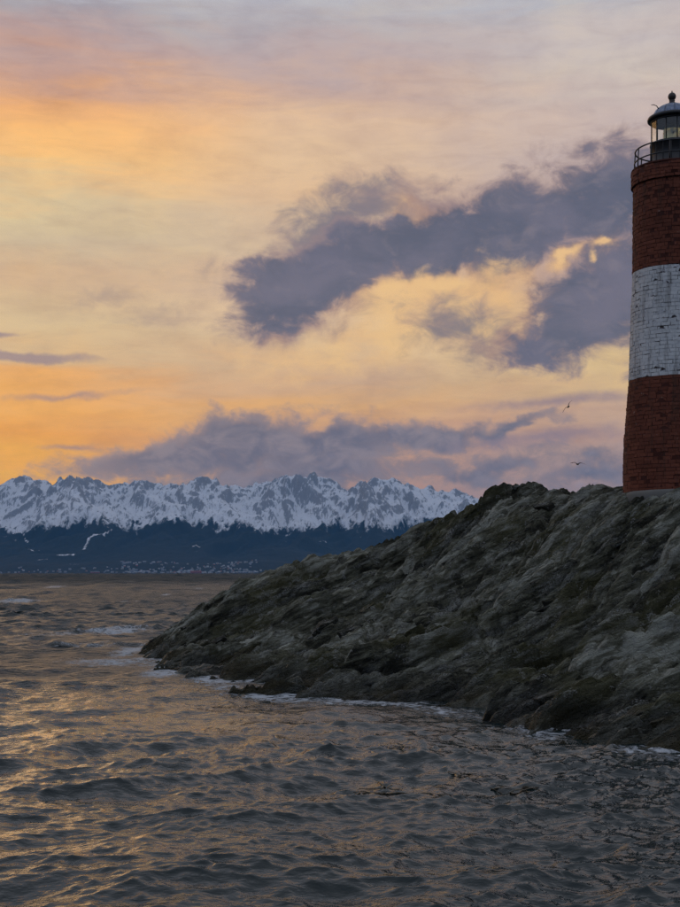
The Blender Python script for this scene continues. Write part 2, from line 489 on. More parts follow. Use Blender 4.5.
GULLIES = [([px(478, 712, 28.0), px(540, 684, 27.6), px(610, 655, 27.9), px(690, 628, 28.2), (12.0, 28.6)], 1.1, 0.6),
           ([px(470, 668, 30.6), px(510, 640, 31.4), px(560, 600, 32.4), px(600, 560, 33.4)], 0.6, 0.45),
           ([px(330, 668, 33.2), px(400, 630, 35.2), px(470, 580, 38.0), px(530, 530, 39.2)], 0.5, 0.45),
           ([px(560, 640, 29.8), px(620, 596, 30.8), px(680, 566, 31.6)], 0.5, 0.4),
           ([px(215, 672, 38.0), px(280, 630, 41.0), px(360, 585, 43.0)], 0.42, 0.4),
           ([px(300, 690, 32.6), px(360, 645, 35.8), px(410, 600, 39.5)], 0.4, 0.35),
           ([px(560, 560, 35.2), px(620, 525, 35.0), px(680, 512, 34.0)], 0.4, 0.4)]
def carve(x, y):
    """clefts that run up the slope, each with a raised lip on the boat's side"""
    wx_ = x + 0.35 * fbm(x * 0.7, y * 0.7, 3, 141); wy_ = y + 0.35 * fbm(x * 0.7 + 5, y * 0.7, 3, 143)
    o = np.zeros_like(x)
    for pts, dep, wid in GULLIES:
        d = np.full(x.shape, 99.0); dl = np.full(x.shape, 99.0)
        for a, b in zip(pts[:-1], pts[1:]):
            d = np.minimum(d, seg_dist(wx_, wy_, a, b))
            dl = np.minimum(dl, seg_dist(wx_, wy_, (a[0] + 0.3, a[1] - 0.8), (b[0] + 0.3, b[1] - 0.8)))
        o = o - dep * np.exp(-(d / wid) ** 2) + 0.45 * dep * np.exp(-(dl / (wid * 0.9)) ** 2)
    return o
def strata(p, q, w, seed, sharp=0.16):
    """ledges: each rises gently towards the boat and breaks off steeply"""
    t = q / w + 0.9 * pn(p / (7 * w), q / (2.6 * w), seed) + 0.25 * pn(p / (1.6 * w), q / w, seed + 5)
    c = np.floor(t); f = t - c
    a = 0.25 + 0.75 * h01(c + 500, seed) 
    a = a * np.clip(0.6 + 0.9 * pn(p / (3.5 * w) + c * 7.3, c * 1.7, seed + 9), 0.05, 1.5)
    edge = sharp * (0.6 + 0.8 * h01(c + 900, seed + 3))
    return a * np.where(f < 1 - edge, f / (1 - edge), (1 - f) / edge)
def blocks(p, q, lp, lq, seed, crack):
    """jointed blocks: each its own level and tilt, parted by narrow clefts"""
    u = p / lp + 0.30 * pn(p / lp * 1.3, q / lq * 1.3, seed); v = q / lq + 0.30 * pn(p / lp * 1.3 + 7, q / lq * 1.3, seed + 1)
    iu, iw = np.floor(u), np.floor(v)
    f1 = np.full(u.shape, 9.0); f2 = np.full(u.shape, 9.0); cid = np.zeros(u.shape); du = np.zeros(u.shape); dv = np.zeros(u.shape)
    for a in (-1, 0, 1):
        for b in (-1, 0, 1):
            h = _hash(iu + a, iw + b, seed)
            ex = u - (iu + a + 0.15 + 0.7 * (h & 255) / 255.0); ey = v - (iw + b + 0.15 + 0.7 * ((h >> 8) & 255) / 255.0)
            d = np.hypot(ex, ey)
            nearer = d < f1
            f2 = np.where(nearer, f1, np.minimum(f2, d))
            f1 = np.where(nearer, d, f1); cid = np.where(nearer, h, cid); du = np.where(nearer, ex, du); dv = np.where(nearer, ey, dv)
    ci = cid.astype(np.int64)
    r1 = ((ci >> 3) & 255) / 255.0; r2 = ((ci >> 11) & 255) / 255.0 - 0.5; r3 = ((ci >> 17) & 255) / 255.0 - 0.5
    gap = f2 - f1
    hgt = 0.55 * r1 + 0.5 * r2 * du + (0.35 + 0.6 * r3) * dv - 0.25 * f1 * f1
    return hgt * sstep(gap, 0.0, 0.10) , np.exp(-(gap / crack) ** 2), r1
def rock_surface(x, y, tone=False):
    h0 = base_h(x, y)
    p = x * NDIR[0] + y * NDIR[1]; q = x * SDIR[0] + y * SDIR[1]
    q = q + 0.7 * fbm(p * 0.12, q * 0.22, 3, 3)
    pk = p + 0.5 * fbm(p * 0.4, q * 0.4, 2, 17)
    calm = 1 - 0.85 * np.exp(-(((x - 9.2) ** 2 + (y - 36.0) ** 2) / 2.6 ** 2))
    s1 = strata(pk, q, 2.3, 101, 0.10); s2 = strata(pk, q, 0.85, 202, 0.13); s3 = strata(pk, q, 0.33, 303, 0.25); s4 = strata(pk, q, 0.17, 313, 0.3)
    bA, cA, tA = blocks(pk, q, 4.6, 1.2, 404, 0.12)
    bB, cB, tB = blocks(pk, q, 2.0, 0.50, 414, 0.17)
    bC, cC, tC = blocks(pk, q, 0.80, 0.22, 424, 0.2)
    lump = fbm(x * 0.5, y * 0.5, 3, 61)
    fine = fbm(x * 3.0, y * 3.0, 4, 71, 0.6)
    blocky = sstep(h0 + 0.8 * pn(x * 0.3, y * 0.3, 8), 0.8, 2.8) * sstep(x + 1.5 * pn(x * 0.2, y * 0.2, 12), -2.0, 4.0)
    leafy = 1 + 0.45 * (1 - blocky)
    hgt = 0.72 * s1 + (0.34 * s2 + 0.17 * s3 + 0.10 * s4) * leafy + 0.10 * lump + 0.045 * fine
    hgt = hgt + (0.48 * bA - 0.22 * cA) * (0.6 + 0.4 * blocky) + (0.30 * bB - 0.20 * cB) * (0.5 + 0.5 * blocky) + (0.20 * bC - 0.10 * cC) * (0.5 + 0.5 * blocky)
    hgt = hgt - 0.68 + 1.25 * carve(x, y)
    fade = sstep(h0, -1.3, 0.2) * 0.75 + 0.25
    dz = hgt * calm * fade
    shift = (0.34 * s1 + 0.18 * s2 + 0.05 * s3 + 0.12 * bA) * calm * fade          # ledges lean out over the step below
    if tone:
        return h0 + dz, shift, 0.45 * tA + 0.35 * tB + 0.2 * tC
    return h0 + dz, shift
xs = np.unique(np.r_[np.arange(-11, -8.8, 0.2), np.arange(-8.8, 11.6, 0.042), np.arange(11.6, 15, 0.14), np.arange(15, 36, 0.5)].round(4))
ys = np.unique(np.r_[np.arange(12.5, 20, 0.14), np.arange(20, 36, 0.040), np.arange(36, 51.5, 0.055), np.arange(51.5, 52.5, 0.1), np.arange(52.5, 67, 0.4)].round(4))
GX, GY = np.meshgrid(xs, ys)
GZ, GS, GT = rock_surface(GX.ravel(), GY.ravel(), True)
iv = np.c_[GX.ravel() + SDIR[0] * GS, GY.ravel() + SDIR[1] * GS, GZ]
iq = grid_quads(len(ys), len(xs), GZ > -0.9)
iv, iq, iat = compact(iv, iq, {'tone': GT})
island = link("rocky_island", mesh_np("rocky_island", iv, iq, True, iat), None, (M_ROCK,))
tag(island, "dark layered rock island rising from the sea under the lighthouse", "rock", kind="structure")
def ground(x, y):
    z, s = rock_surface(np.array([x]), np.array([y]))
    return float(z[0])

# slabs broken loose along the bedding
def slab_mesh(seed):
    rr = random.Random(seed)
    bm = bmesh.new()
    L, Wd, H = 1.0, rr.uniform(0.42, 0.7), rr.uniform(0.22, 0.36)
    pts = []
    for k in range(16):
        a = rr.uniform(0, 2 * math.pi); r = rr.uniform(0.75, 1)
        pts.append((L * 0.5 * r * math.cos(a), Wd * 0.5 * r * math.sin(a), rr.choice((-1, 1)) * H * 0.5 * rr.uniform(0.6, 1)))
    vs = [bm.verts.new(p) for p in pts]
    ch = bmesh.ops.convex_hull(bm, input=vs)
    bmesh.ops.delete(bm, geom=[v for v in bm.verts if not v.link_faces], context='VERTS')
    bmesh.ops.bevel(bm, geom=list(bm.edges), offset=0.025, segments=1, affect='EDGES', clamp_overlap=True)
    bmesh.ops.triangulate(bm, faces=bm.faces)
    bmesh.ops.recalc_face_normals(bm, faces=bm.faces)
    me = bpy.data.meshes.new("rock_slab"); bm.to_mesh(me); bm.free()
    me.materials.append(M_ROCK)
    return me
slabs = [slab_mesh(s) for s in range(9)]
rr = random.Random(5)
n_slab = 0
for _ in range(2400):
    x, y = rr.uniform(-7.5, 11.3), rr.uniform(21, 49)
    h = float(base_h(np.array([x]), np.array([y]))[0])
    if h < 0.05 or (x - 9.24) ** 2 + (y - 36.2) ** 2 < 2.4 ** 2: continue
    if pn(np.array([x * 0.35]), np.array([y * 0.35]), 77)[0] < 0.05: continue
    if y > 36 + (9.2 - x) * 0.75 + 1.0: continue
    z = ground(x, y)
    o = bpy.data.objects.new("rock_slab", rr.choice(slabs)); COL.objects.link(o); o.parent = island
    s = rr.choice((0.22, 0.3, 0.35, 0.45, 0.6, 0.8)) * rr.uniform(0.8, 1.25)
    o.location = (x, y, z - 0.03 * s)
    o.scale = (s * rr.uniform(1.0, 1.5), s, s * rr.uniform(0.7, 1.1))
    o.rotation_euler = (R(rr.uniform(-8, 22)), R(-rr.uniform(14, 34)), ROT + R(rr.uniform(-16, 16)))
    n_slab += 1
    if n_slab >= 200: break

# ------------------------------------------------------------------ sea
def ocean_tile(N, L, kp, kmin, kmax, wdir, rms, seed, spread=2.0):
    r = np.random.default_rng(seed)
    k1 = np.fft.fftfreq(N, L / N) * 2 * np.pi
    KX, KY = np.meshgrid(k1, k1)
    K = np.hypot(KX, KY); K[0, 0] = 1
    S = np.exp(-1.25 * (kp / K) ** 2) / K ** 4 * ((K > kmin) & (K < kmax))
    cosd = (KX * wdir[0] + KY * wdir[1]) / K
    S = S * (np.where(cosd > 0, np.abs(cosd) ** (2 * spread), 0.04) + 0.02)
    S[0, 0] = 0
    A = (r.normal(size=(N, N)) + 1j * r.normal(size=(N, N))) * np.sqrt(S)
    h = np.fft.ifft2(A)
    sc = rms / np.real(h).std()
    dxx = np.real(np.fft.ifft2(A * 1j * KX / K)) * sc
    dyy = np.real(np.fft.ifft2(A * 1j * KY / K)) * sc
    return np.real(h) * sc, dxx, dyy, L
def sample(tile, x, y, ca=1.0, sa=0.0):
    h, ddx, ddy, L = tile
    N = h.shape[0]
    u = ((x * ca + y * sa) / L * N); v = ((-x * sa + y * ca) / L * N)
    iu = np.floor(u).astype(int); iw = np.floor(v).astype(int)
    fu = u - iu; fv = v - iw
    a = iu % N; b = (iu + 1) % N; c = iw % N; d = (iw + 1) % N
    def s(A):
        return (A[c, a] * (1 - fu) + A[c, b] * fu) * (1 - fv) + (A[d, a] * (1 - fu) + A[d, b] * fu) * fv
    H, X, Y = s(h), s(ddx), s(ddy)
    return H, X * ca - Y * sa, X * sa + Y * ca
wd = (0.28, -0.96)
T_long = ocean_tile(512, 97.0, 2 * np.pi / 5.0, 2 * np.pi / 16, 2 * np.pi / 2.2, wd, 0.062, 21, 3.2)
T_mid = ocean_tile(1024, 61.0, 2 * np.pi / 2.2, 2 * np.pi / 2.2, 2 * np.pi / 0.7, wd, 0.031, 22, 1.4)
T_short = ocean_tile(1024, 29.0, 2 * np.pi / 0.7, 2 * np.pi / 0.7, 2 * np.pi / 0.14, wd, 0.0155, 23, 0.9)
T_far = ocean_tile(512, 420.0, 2 * np.pi / 18.0, 2 * np.pi / 60, 2 * np.pi / 7, wd, 1.0, 24, 1.2)
# graded sheet: fine by the boat, coarse towards the far shore
def sheet(rad, ang, near_patch):
    RR, AA = np.meshgrid(rad, ang, indexing='ij')
    x, y, r = (RR * np.sin(AA)).ravel(), (RR * np.cos(AA)).ravel(), RR.ravel()
    step = np.gradient(rad)[:, None].repeat(len(ang), 1).ravel()
    side = 1 - sstep(np.abs(AA.ravel()), 0.40, 0.7)
    fl = (1 - sstep(step, 0.6, 3.2)) * (0.1 + 0.9 * side)
    fm = (1 - sstep(step, 0.8, 1.8)) * side
    fs = (1 - sstep(step, 0.12, 0.42)) * side
    return x, y, r, fl, fm, fs, grid_quads(len(rad), len(ang))
back = np.r_[np.linspace(0.38, np.pi, 50), np.linspace(-np.pi, -0.38, 50)]
A = sheet(np.r_[0.5, 3, 6, 1 / np.linspace(1 / 8.5, 1 / 52.0, 470)], np.unique(np.r_[np.linspace(-0.34, 0.34, 840), back]), True)
B = sheet(np.r_[np.arange(51.9, 110, 0.32), np.geomspace(110, 3000, 500), np.geomspace(3100, 24000, 22)], np.unique(np.r_[np.linspace(-0.34, 0.34, 300), back]), False)
SX, SY, Rr, f_long, f_mid, f_short = [np.r_[a, b] for a, b in zip(A[:6], B[:6])]
sq = np.r_[A[6], B[6] + len(A[0])]
hb = np.full(len(SX), -3.0)
near = (SX > -11) & (SX < 16) & (SY > 12.5) & (SY < 56)
hb[near] = base_h(SX[near], SY[near])
lee = 1 - 0.55 * sstep(hb, -1.3, 0.2)
gust = 0.8 + 0.5 * fbm(SX * 0.05, SY * 0.08, 2, 91)
H1, X1, Y1 = sample(T_long, SX, SY); H2, X2, Y2 = sample(T_mid, SX, SY, 0.97, 0.243); H3, X3, Y3 = sample(T_short, SX, SY, 0.94, -0.34)
open_w = 1 + 1.3 * sstep(Rr, 24, 90)
g1, g2, g3 = f_long * lee * (1 + 0.1 * (open_w - 1)), f_mid * gust * lee * open_w, f_short * gust
H4, X4, Y4 = sample(T_far, SX, SY, 0.985, 0.17)
g4 = sstep(Rr, 70, 200) * (0.24 + 0.00042 * Rr) * (1 - sstep(Rr, 2600, 3000))
SZ = g1 * H1 + g2 * H2 + g3 * H3 + g4 * H4
CH = 1.1
SXd = SX + CH * (g1 * X1 + g2 * X2 + g3 * X3); SYd = SY + CH * (g1 * Y1 + g2 * Y2 + g3 * Y3)
# foam: along the rock, off the point, and a few breaking crests
foam = sstep(hb, -0.50, 0.05) * np.clip(0.55 + 0.9 * pn(SX * 0.45, SY * 0.45, 5), 0.05, 1.0)
def patch(x, y, rx, ry, a):
    """ellipse of broken water lying on the sea at the spot a pixel points to"""
    global foam
    Y = CAM_H * F / (y - HZ); X = (x - 340) / F * Y
    lx = rx / F * Y; ly = abs(CAM_H * F / (y + ry - HZ) - CAM_H * F / (y - ry - HZ)) / 2
    d = np.hypot((SX - X) / lx, (SY - Y) / ly)
    foam = np.maximum(foam, a * (1 - sstep(d, 0.15, 1.0)))
for a in [(118, 631, 54, 6, 1.0), (60, 634, 70, 5, 0.6), (132, 650, 22, 9, 1.1), (110, 662, 80, 7, 0.85), (160, 673, 34, 7, 1.1), (20, 601, 30, 2.6, 1.0), (135, 601, 20, 2.0, 1.0), (50, 588, 20, 1.2, 0.8), (90, 645, 60, 5, 0.5),
          (165, 596, 8, 1.5, 0.8), (225, 687, 36, 7, 0.8), (300, 697, 40, 7, 0.8), (345, 697, 36, 6, 1.0), (60, 722, 40, 5, 0.35), (20, 640, 30, 4, 0.4), (200, 590, 10, 1.2, 0.6), (480, 728, 40, 6, 0.45), (660, 758, 30, 4, 0.5)]:
    patch(*a)
crest = sstep((SZ - g4 * H4) / (0.4 + 0.6 * open_w), 0.13, 0.24) * 0.5 * (Rr > 22)
foam = np.maximum(foam, crest)
def make_sea_mat():
    m, T = new_mat("sea_water")
    p = pos(T)
    far = attr(T, 'unresolved')
    mid = attr(T, 'smoothed')
    fo = attr(T, "foam")
    st = T.v('MULTIPLY', p, (0.6, 1.0, 1.0))
    rip = T.noise(st, 7.0, 3, 0.5, 0.3)
    rip2 = T.noise(st, 24.0, 2, 0.5, 0.2)
    chop = T.noise(T.v('MULTIPLY', p, (0.55, 1.0, 1.0)), 0.9, 5, 0.6, 0.3)
    lace = T.noise(T.v('MULTIPLY', p, (1.0, 1.2, 1.0)), 3.4, 7, 0.72, 1.2)
    fm = T.mapr(T.m('ADD', T.m('MULTIPLY', fo, 0.62), T.m('MULTIPLY', T.m('SUBTRACT', lace, 0.5), 2.6)), 0.25, 0.62)
    fm = T.m('MULTIPLY', fm, T.mapr(fo, 0.02, 0.3))
    T.set(T.b['Base Color'], T.mix(fm, (0.010, 0.019, 0.020, 1), (0.40, 0.43, 0.46, 1)))
    T.set(T.b['Roughness'], T.m('MAXIMUM', T.m('MAXIMUM', T.mapr(mid, 0, 1, 0.07, 0.40, False), T.mapr(far, 0, 1, 0.0, 0.68, False)), T.mapr(fm, 0, 1, 0.0, 0.85)))
    T.b['IOR'].default_value = 1.333
    swell = T.noise(T.v('MULTIPLY', p, (0.5, 1.0, 1.0)), 0.32, 3, 0.55, 0.2)
    wav = T.noise(st, 2.6, 3, 0.6, 0.3)
    b0 = bump(T, T.m('MULTIPLY', swell, far), 1.0, 1.0)
    b1 = bump(T, T.m('MULTIPLY', chop, far), 1.0, 0.35, b0)
    b1 = bump(T, T.m('MULTIPLY', wav, mid), 1.0, 0.34, b1)
    b2 = bump(T, rip, 1.0, 0.026, b1)
    b3 = bump(T, rip2, 0.7, 0.005, b2)
    b4 = bump(T, T.m('MULTIPLY', fm, lace), 0.8, 0.05, b3)
    T.set(T.b['Normal'], b4)
    return m
sea = link("sea", mesh_np("sea", np.c_[SXd, SYd, SZ], sq, True, {"foam": foam, "unresolved": 1 - f_long * 0.75 - f_mid * 0.25, "smoothed": 1 - f_short}), None, (make_sea_mat(),))
tag(sea, "choppy dark sea with golden sunset reflections", "sea", kind="structure")

# ------------------------------------------------------------------ snowy range and its wooded foot
sky_pts = np.array([(-500, 500), (-380, 484), (-260, 492), (-150, 480), (-70, 488), (-20, 490), (0, 484), (14, 478), (22, 476), (34, 476), (45, 481), (62, 477), (75, 475), (95, 479), (110, 484), (130, 482),
                    (150, 480), (165, 483), (180, 484), (196, 478), (209, 476), (222, 482), (240, 487), (260, 482), (280, 476), (300, 474), (320, 475), (335, 480), (347, 489), (365, 479),
                    (385, 477), (405, 482), (420, 487), (440, 490), (455, 489), (468, 492), (482, 500), (540, 508), (620, 496), (700, 488), (800, 498), (900, 484), (1100, 495), (1300, 488)], float)
mx = np.unique(np.r_[np.linspace(-8200, -4200, 90), np.linspace(-4200, 2400, 430), np.linspace(2400, 8200, 110)])
my = np.unique(np.r_[np.linspace(9150, 10400, 70), np.linspace(10400, 14600, 300), np.linspace(14600, 16400, 30)])
MX, MY = np.meshgrid(mx, my)
def crest_h(x):
    return np.interp(x / 13500 * F + 340, sky_pts[:, 0], (HZ - sky_pts[:, 1])) / F * 13500
C = crest_h(MX)
yr = 13500 + 420 * pn(MX / 1500, MX * 0, 1) + 160 * pn(MX / 500, MX * 0 + 3, 2)
ysh = 9300 + 130 * pn(MX / 900, MX * 0 + 9, 4)
tt = np.clip((MY - ysh) / (yr - ysh), -0.1, 1.8)
prof = np.interp(tt, [-0.1, 0, 0.04, 0.25, 0.45, 0.62, 0.8, 0.93, 1.0, 1.15, 1.8], [-0.02, 0.0, 0.012, 0.085, 0.215, 0.40, 0.68, 0.90, 1.0, 0.86, 0.3])
wx = MX + 260 * fbm(MX / 1400, MY / 1400, 3, 41); wy = MY + 260 * fbm(MX / 1400 + 9, MY / 1400, 3, 43)
rg = ridged(wx / 1150, wy / 2300, 5, 51, 0.45)
rg2 = ridged(wx / 230, wy / 640, 4, 57, 0.5)
up = sstep(tt, 0.30, 0.75)
MZ = C * prof * (0.80 + 0.0 * up) + C * (up * (0.17 * (rg - 0.95) + 0.055 * (rg2 - 0.95)) + (1 - up) * 0.03 * (rg - 0.9) * sstep(tt, 0.05, 0.3))
MZ += 5 * fbm(MX / 120, MY / 160, 4, 58) * up
MZ += 46 * sstep(tt, 0.03, 0.16) * np.clip(0.35 + fbm(MX / 800 + 2.2, MY / 1600, 2, 66), 0, 1.2) * (1 - sstep(tt, 0.2, 0.36))
# bring the skyline to the height seen from the boat
pxm = (MX / MY * F + 340); ap = (MZ - CAM_H) / MY * F
bins = np.arange(-480, 1200, 4.0)
idx = np.clip(((pxm - bins[0]) / 4.0).astype(int), 0, len(bins) - 1)
top = np.full(len(bins), 1.0); np.maximum.at(top, idx.ravel(), ap.ravel())
ratio = (HZ - np.interp(bins + 2, sky_pts[:, 0], sky_pts[:, 1])) / np.maximum(top, 20)
ker = np.hanning(9); ker /= ker.sum()
ratio = np.convolve(np.pad(ratio, 4, mode='edge'), ker, 'valid')
fac = np.interp(pxm, bins + 2, ratio)
MZ = MZ * (1 + (fac - 1) * sstep(tt, 0.25, 0.7))
MZ = np.where(tt < 0, -3.0, MZ)
gyz, gxz = np.gradient(MZ, my, mx)
slope = np.hypot(gxz, gyz)
# snow lies above the tree line, off the steepest rock, and in cleared runs and river gravels of the forest
tl = 455 + 70 * fbm(MX / 700, MX / 1900, 3, 81) + 60 * fbm(MX / 90, MY / 420, 4, 82, 0.6) + 60 * (rg - 0.9)
snow = np.clip((MZ - tl + 70) / 170, 0, 1)
lap = (np.roll(MZ, 3, 0) + np.roll(MZ, -3, 0) + np.roll(MZ, 3, 1) + np.roll(MZ, -3, 1)) / 4 - MZ
rock = sstep(slope + 0.22 * fbm(MX / 90, MY / 90, 4, 83) - lap / 60 + 0.0004 * (MZ - 750), 0.45, 1.75) * sstep(MZ, tl - 20, tl + 200)
runs = np.zeros_like(MX)
def ground_y(x, y):
    """where the sight line of a pixel meets the wooded slope"""
    dxp = (x - 340) / F
    Ys = np.linspace(9350, 13000, 400)
    ix = np.clip(np.searchsorted(mx, dxp * Ys), 0, len(mx) - 1); iy = np.clip(np.searchsorted(my, Ys), 0, len(my) - 1)
    hit = (MZ[iy, ix] - CAM_H) / Ys * F >= HZ - y
    k = int(np.argmax(hit)) if hit.any() else 200
    return dxp * Ys[k], Ys[k]
def run(pts, wpx):
    global runs
    g = [ground_y(*p) for p in pts]
    for (x0, y0), (x1, y1) in zip(g[:-1], g[1:]):
        ddx, ddy = x1 - x0, y1 - y0
        t = np.clip(((MX - x0) * ddx + (MY - y0) * ddy) / (ddx * ddx + ddy * ddy + 1e-6), 0, 1)
        d = np.hypot(MX - x0 - t * ddx, (MY - y0 - t * ddy) * 0.5)
        runs = np.maximum(runs, 1 - sstep(d, wpx * 5.0, wpx * 9.0))
run([(84, 550), (85, 546), (88, 541), (89, 538)], 1.7)
run([(89, 538), (94, 535), (104, 534), (112, 531)], 1.4)
run([(28, 549), (40, 551)], 0.9); run([(57, 555), (74, 555)], 1.6); run([(70, 564), (80, 564)], 0.8); run([(38, 560), (48, 559)], 0.9); run([(192, 546), (200, 547)], 0.8)
run([(318, 541), (326, 542)], 0.8); run([(24, 536), (28, 541)], 1.0)
snow = np.maximum(snow, runs * 0.58)
mq = grid_quads(len(my), len(mx))
def make_mountain_mat():
    m, T = new_mat("snow_rock_and_forest")
    p = pos(T)
    sn, rk = attr(T, "snow"), attr(T, "bare_rock")
    n1 = T.noise(p, 1 / 70.0, 6, 0.62); n2 = T.noise(p, 1 / 24.0, 4, 0.6)
    e = T.noise(T.v('MULTIPLY', p, (1, 0.4, 0.5)), 1 / 45.0, 5, 0.65)
    stk = T.noise(T.v('MULTIPLY', p, (1, 0.25, 0.35)), 1 / 28.0, 6, 0.7, 0.4)
    sm_ = T.mapr(T.m('ADD', sn, T.m('MULTIPLY', T.m('SUBTRACT', e, 0.5), 1.8)), 0.30, 0.70)
    rm = T.mapr(T.m('ADD', T.m('MULTIPLY', rk, 0.8), T.m('ADD', T.m('MULTIPLY', T.m('SUBTRACT', stk, 0.48), 3.6), T.m('MULTIPLY', T.m('SUBTRACT', n1, 0.5), 0.5))), 0.24, 0.70)
    forest = T.mix(n2, (0.012, 0.016, 0.012, 1), (0.032, 0.036, 0.024, 1))
    snowc = T.mix(n1, (0.68, 0.70, 0.74, 1), (0.82, 0.83, 0.86, 1))
    rockc = T.mix(n2, (0.060, 0.058, 0.058, 1), (0.20, 0.20, 0.21, 1))
    c = T.mix(sm_, forest, T.mix(T.m('MULTIPLY', rm, 0.72), snowc, rockc))
    T.set(T.b['Base Color'], c); T.b['Roughness'].default_value = 0.95
    T.b['Specular IOR Level'].default_value = 0.1
    T.set(T.b['Normal'], bump(T, T.noise(T.v('MULTIPLY', p, (1, 0.3, 0.4)), 1 / 90.0, 5, 0.6), 0.7, 40.0))
    return m
mts = link("mountain_range", mesh_np("mountain_range", np.c_[MX.ravel(), MY.ravel(), MZ.ravel()], mq, True, {"snow": snow.ravel(), "bare_rock": rock.ravel()}), None, (make_mountain_mat(),))
tag(mts, "jagged snow covered mountain range with dark wooded foot behind the sea", "mountains", kind="structure")

# ------------------------------------------------------------------ town on the far shore
def flat_mat(name, col, rough=0.8, spread=0.12):
    m, T = new_mat(name)
    n = T.noise(objco(T), 0.35, 4, 0.6)
    T.set(T.b['Base Color'], T.mix(n, tuple(v * (1 - spread * 2) for v in col[:3]) + (1,), tuple(min(1, v * (1 + spread)) for v in col[:3]) + (1,)))
    T.b['Roughness'].default_value = rough
    return m
def house_mesh(w, d, h, rh, mw, mr, mg):
    bm = bmesh.new()
    def box(x0, x1, y0, y1, z0, z1, mi):
        v = [bm.verts.new(c) for c in [(x0, y0, z0), (x1, y0, z0), (x1, y1, z0), (x0, y1, z0), (x0, y0, z1), (x1, y0, z1), (x1, y1, z1), (x0, y1, z1)]]
        for f in [(0, 3, 2, 1), (4, 5, 6, 7), (0, 1, 5, 4), (1, 2, 6, 5), (2, 3, 7, 6), (3, 0, 4, 7)]:
            bm.faces.new([v[i] for i in f]).material_index = mi
    box(-w / 2, w / 2, -d / 2, d / 2, -4, h, 0)
    e = 0.7
    a = [bm.verts.new(c) for c in [(-w / 2 - e, -d / 2 - e, h - 0.2), (w / 2 + e, -d / 2 - e, h - 0.2), (w / 2 + e, d / 2 + e, h - 0.2), (-w / 2 - e, d / 2 + e, h - 0.2), (-w / 2 - e, 0, h + rh), (w / 2 + e, 0, h + rh)]]
    for f in [(0, 1, 5, 4), (2, 3, 4, 5), (0, 4, 3), (1, 2, 5), (0, 3, 2, 1)]:
        bm.faces.new([a[i] for i in f]).material_index = 1
    n = max(2, int(w / 4))
    for s in range(max(1, int(h / 3.2))):
        for k in range(n):
            x = -w / 2 + (k + 0.5) * w / n
            box(x - 0.7, x + 0.7, -d / 2 - 0.06, -d / 2 + 0.1, 1.0 + s * 3.1, 2.4 + s * 3.1, 2)
    bmesh.ops.recalc_face_normals(bm, faces=bm.faces)
    me = bpy.data.meshes.new("town_house"); bm.to_mesh(me); bm.free()
    for mm in (mw, mr, mg): me.materials.append(mm)
    return me
M_GLZ = flat_mat("dark_window_glass", (0.03, 0.035, 0.045), 0.2)
walls = {"white": flat_mat("white_render", (0.42, 0.42, 0.42)), "cream": flat_mat("cream_render", (0.36, 0.32, 0.26)), "grey": flat_mat("grey_cladding", (0.2, 0.21, 0.23)), "red": flat_mat("brick_red_cladding", (0.34, 0.11, 0.08))}
roofs = {"snowy": flat_mat("snow_dusted_sheet_roof", (0.42, 0.44, 0.47)), "rust": flat_mat("rust_red_sheet_roof", (0.36, 0.10, 0.06)), "grey": flat_mat("grey_sheet_roof", (0.22, 0.24, 0.27))}
kinds = []
for (wn, rn) in [("white", "snowy"), ("white", "grey"), ("cream", "rust"), ("grey", "snowy"), ("cream", "grey"), ("red", "snowy")]:
    k = len(kinds)
    kinds.append((house_mesh([14, 18, 13, 24, 16, 15][k], [9, 10, 9, 12, 10, 9][k], [5.5, 7, 5, 8.5, 6, 5.5][k], [3.2, 3, 3, 2.6, 3.4, 3][k], walls[wn], roofs[rn], M_GLZ),
                  {"white": "white", "cream": "cream", "grey": "grey", "red": "red"}[wn] + " house with " + {"snowy": "snow dusted", "rust": "rust red", "grey": "grey"}[rn] + " roof in the town on the far shore"))
def mz_at(x, y):
    return float(MZ[np.clip(np.searchsorted(my, y), 0, len(my) - 1), np.clip(np.searchsorted(mx, x), 0, len(mx) - 1)])
hr = random.Random(3)
nh = 0
while nh < 290:
    xp = hr.uniform(-30, 262)
    Y = 9330 + 1500 * hr.random() ** 1.9
    X = (xp - 340) / F * Y
    dens = 0.25 + 0.75 * float(sstep(np.array(xp), 90, 150)) * float(1 - sstep(np.array(xp), 235, 275))
    dens *= 0.35 + 0.65 * (hr.random() < 0.5 + pn(np.array([X / 350]), np.array([Y / 500]), 15)[0])
    lim = 9330 + (420 if xp < 120 else 1000)
    z = mz_at(X, Y)
    if hr.random() > dens or Y > lim or z < 1.5: continue
    k = hr.choices(range(6), (5, 4, 3, 3, 3, 1))[0]
    me, lab = kinds[k]
    o = bpy.data.objects.new("town_house", me); COL.objects.link(o)
    o.location = (X, Y, z); o.rotation_euler = (0, 0, R(hr.gauss(0, 22)))
    s = hr.uniform(0.6, 1.15); o.scale = (s, s, s)
    tag(o, lab, "house", "small " + lab.split(" in the")[0] + "s along the far shore")
    nh += 1
me = house_mesh(78, 22, 13, 4, walls["red"], roofs["rust"], M_GLZ)
o = bpy.data.objects.new("port_warehouse", me); COL.objects.link(o)
Y = 9345; o.location = ((196 - 340) / F * Y, Y, max(1.0, mz_at((196 - 340) / F * Y, Y)))
tag(o, "long red warehouse, widest building on the waterfront of the far town", "warehouse")
Y = 9350; o = bpy.data.objects.new("port_shed", house_mesh(64, 18, 8, 3, walls["red"], roofs["grey"], M_GLZ)); COL.objects.link(o)
o.location = ((95 - 340) / F * Y, Y, max(1.0, mz_at((95 - 340) / F * Y, Y)))
tag(o, "low red shed with grey roof on the far shore below the white snow run", "shed")

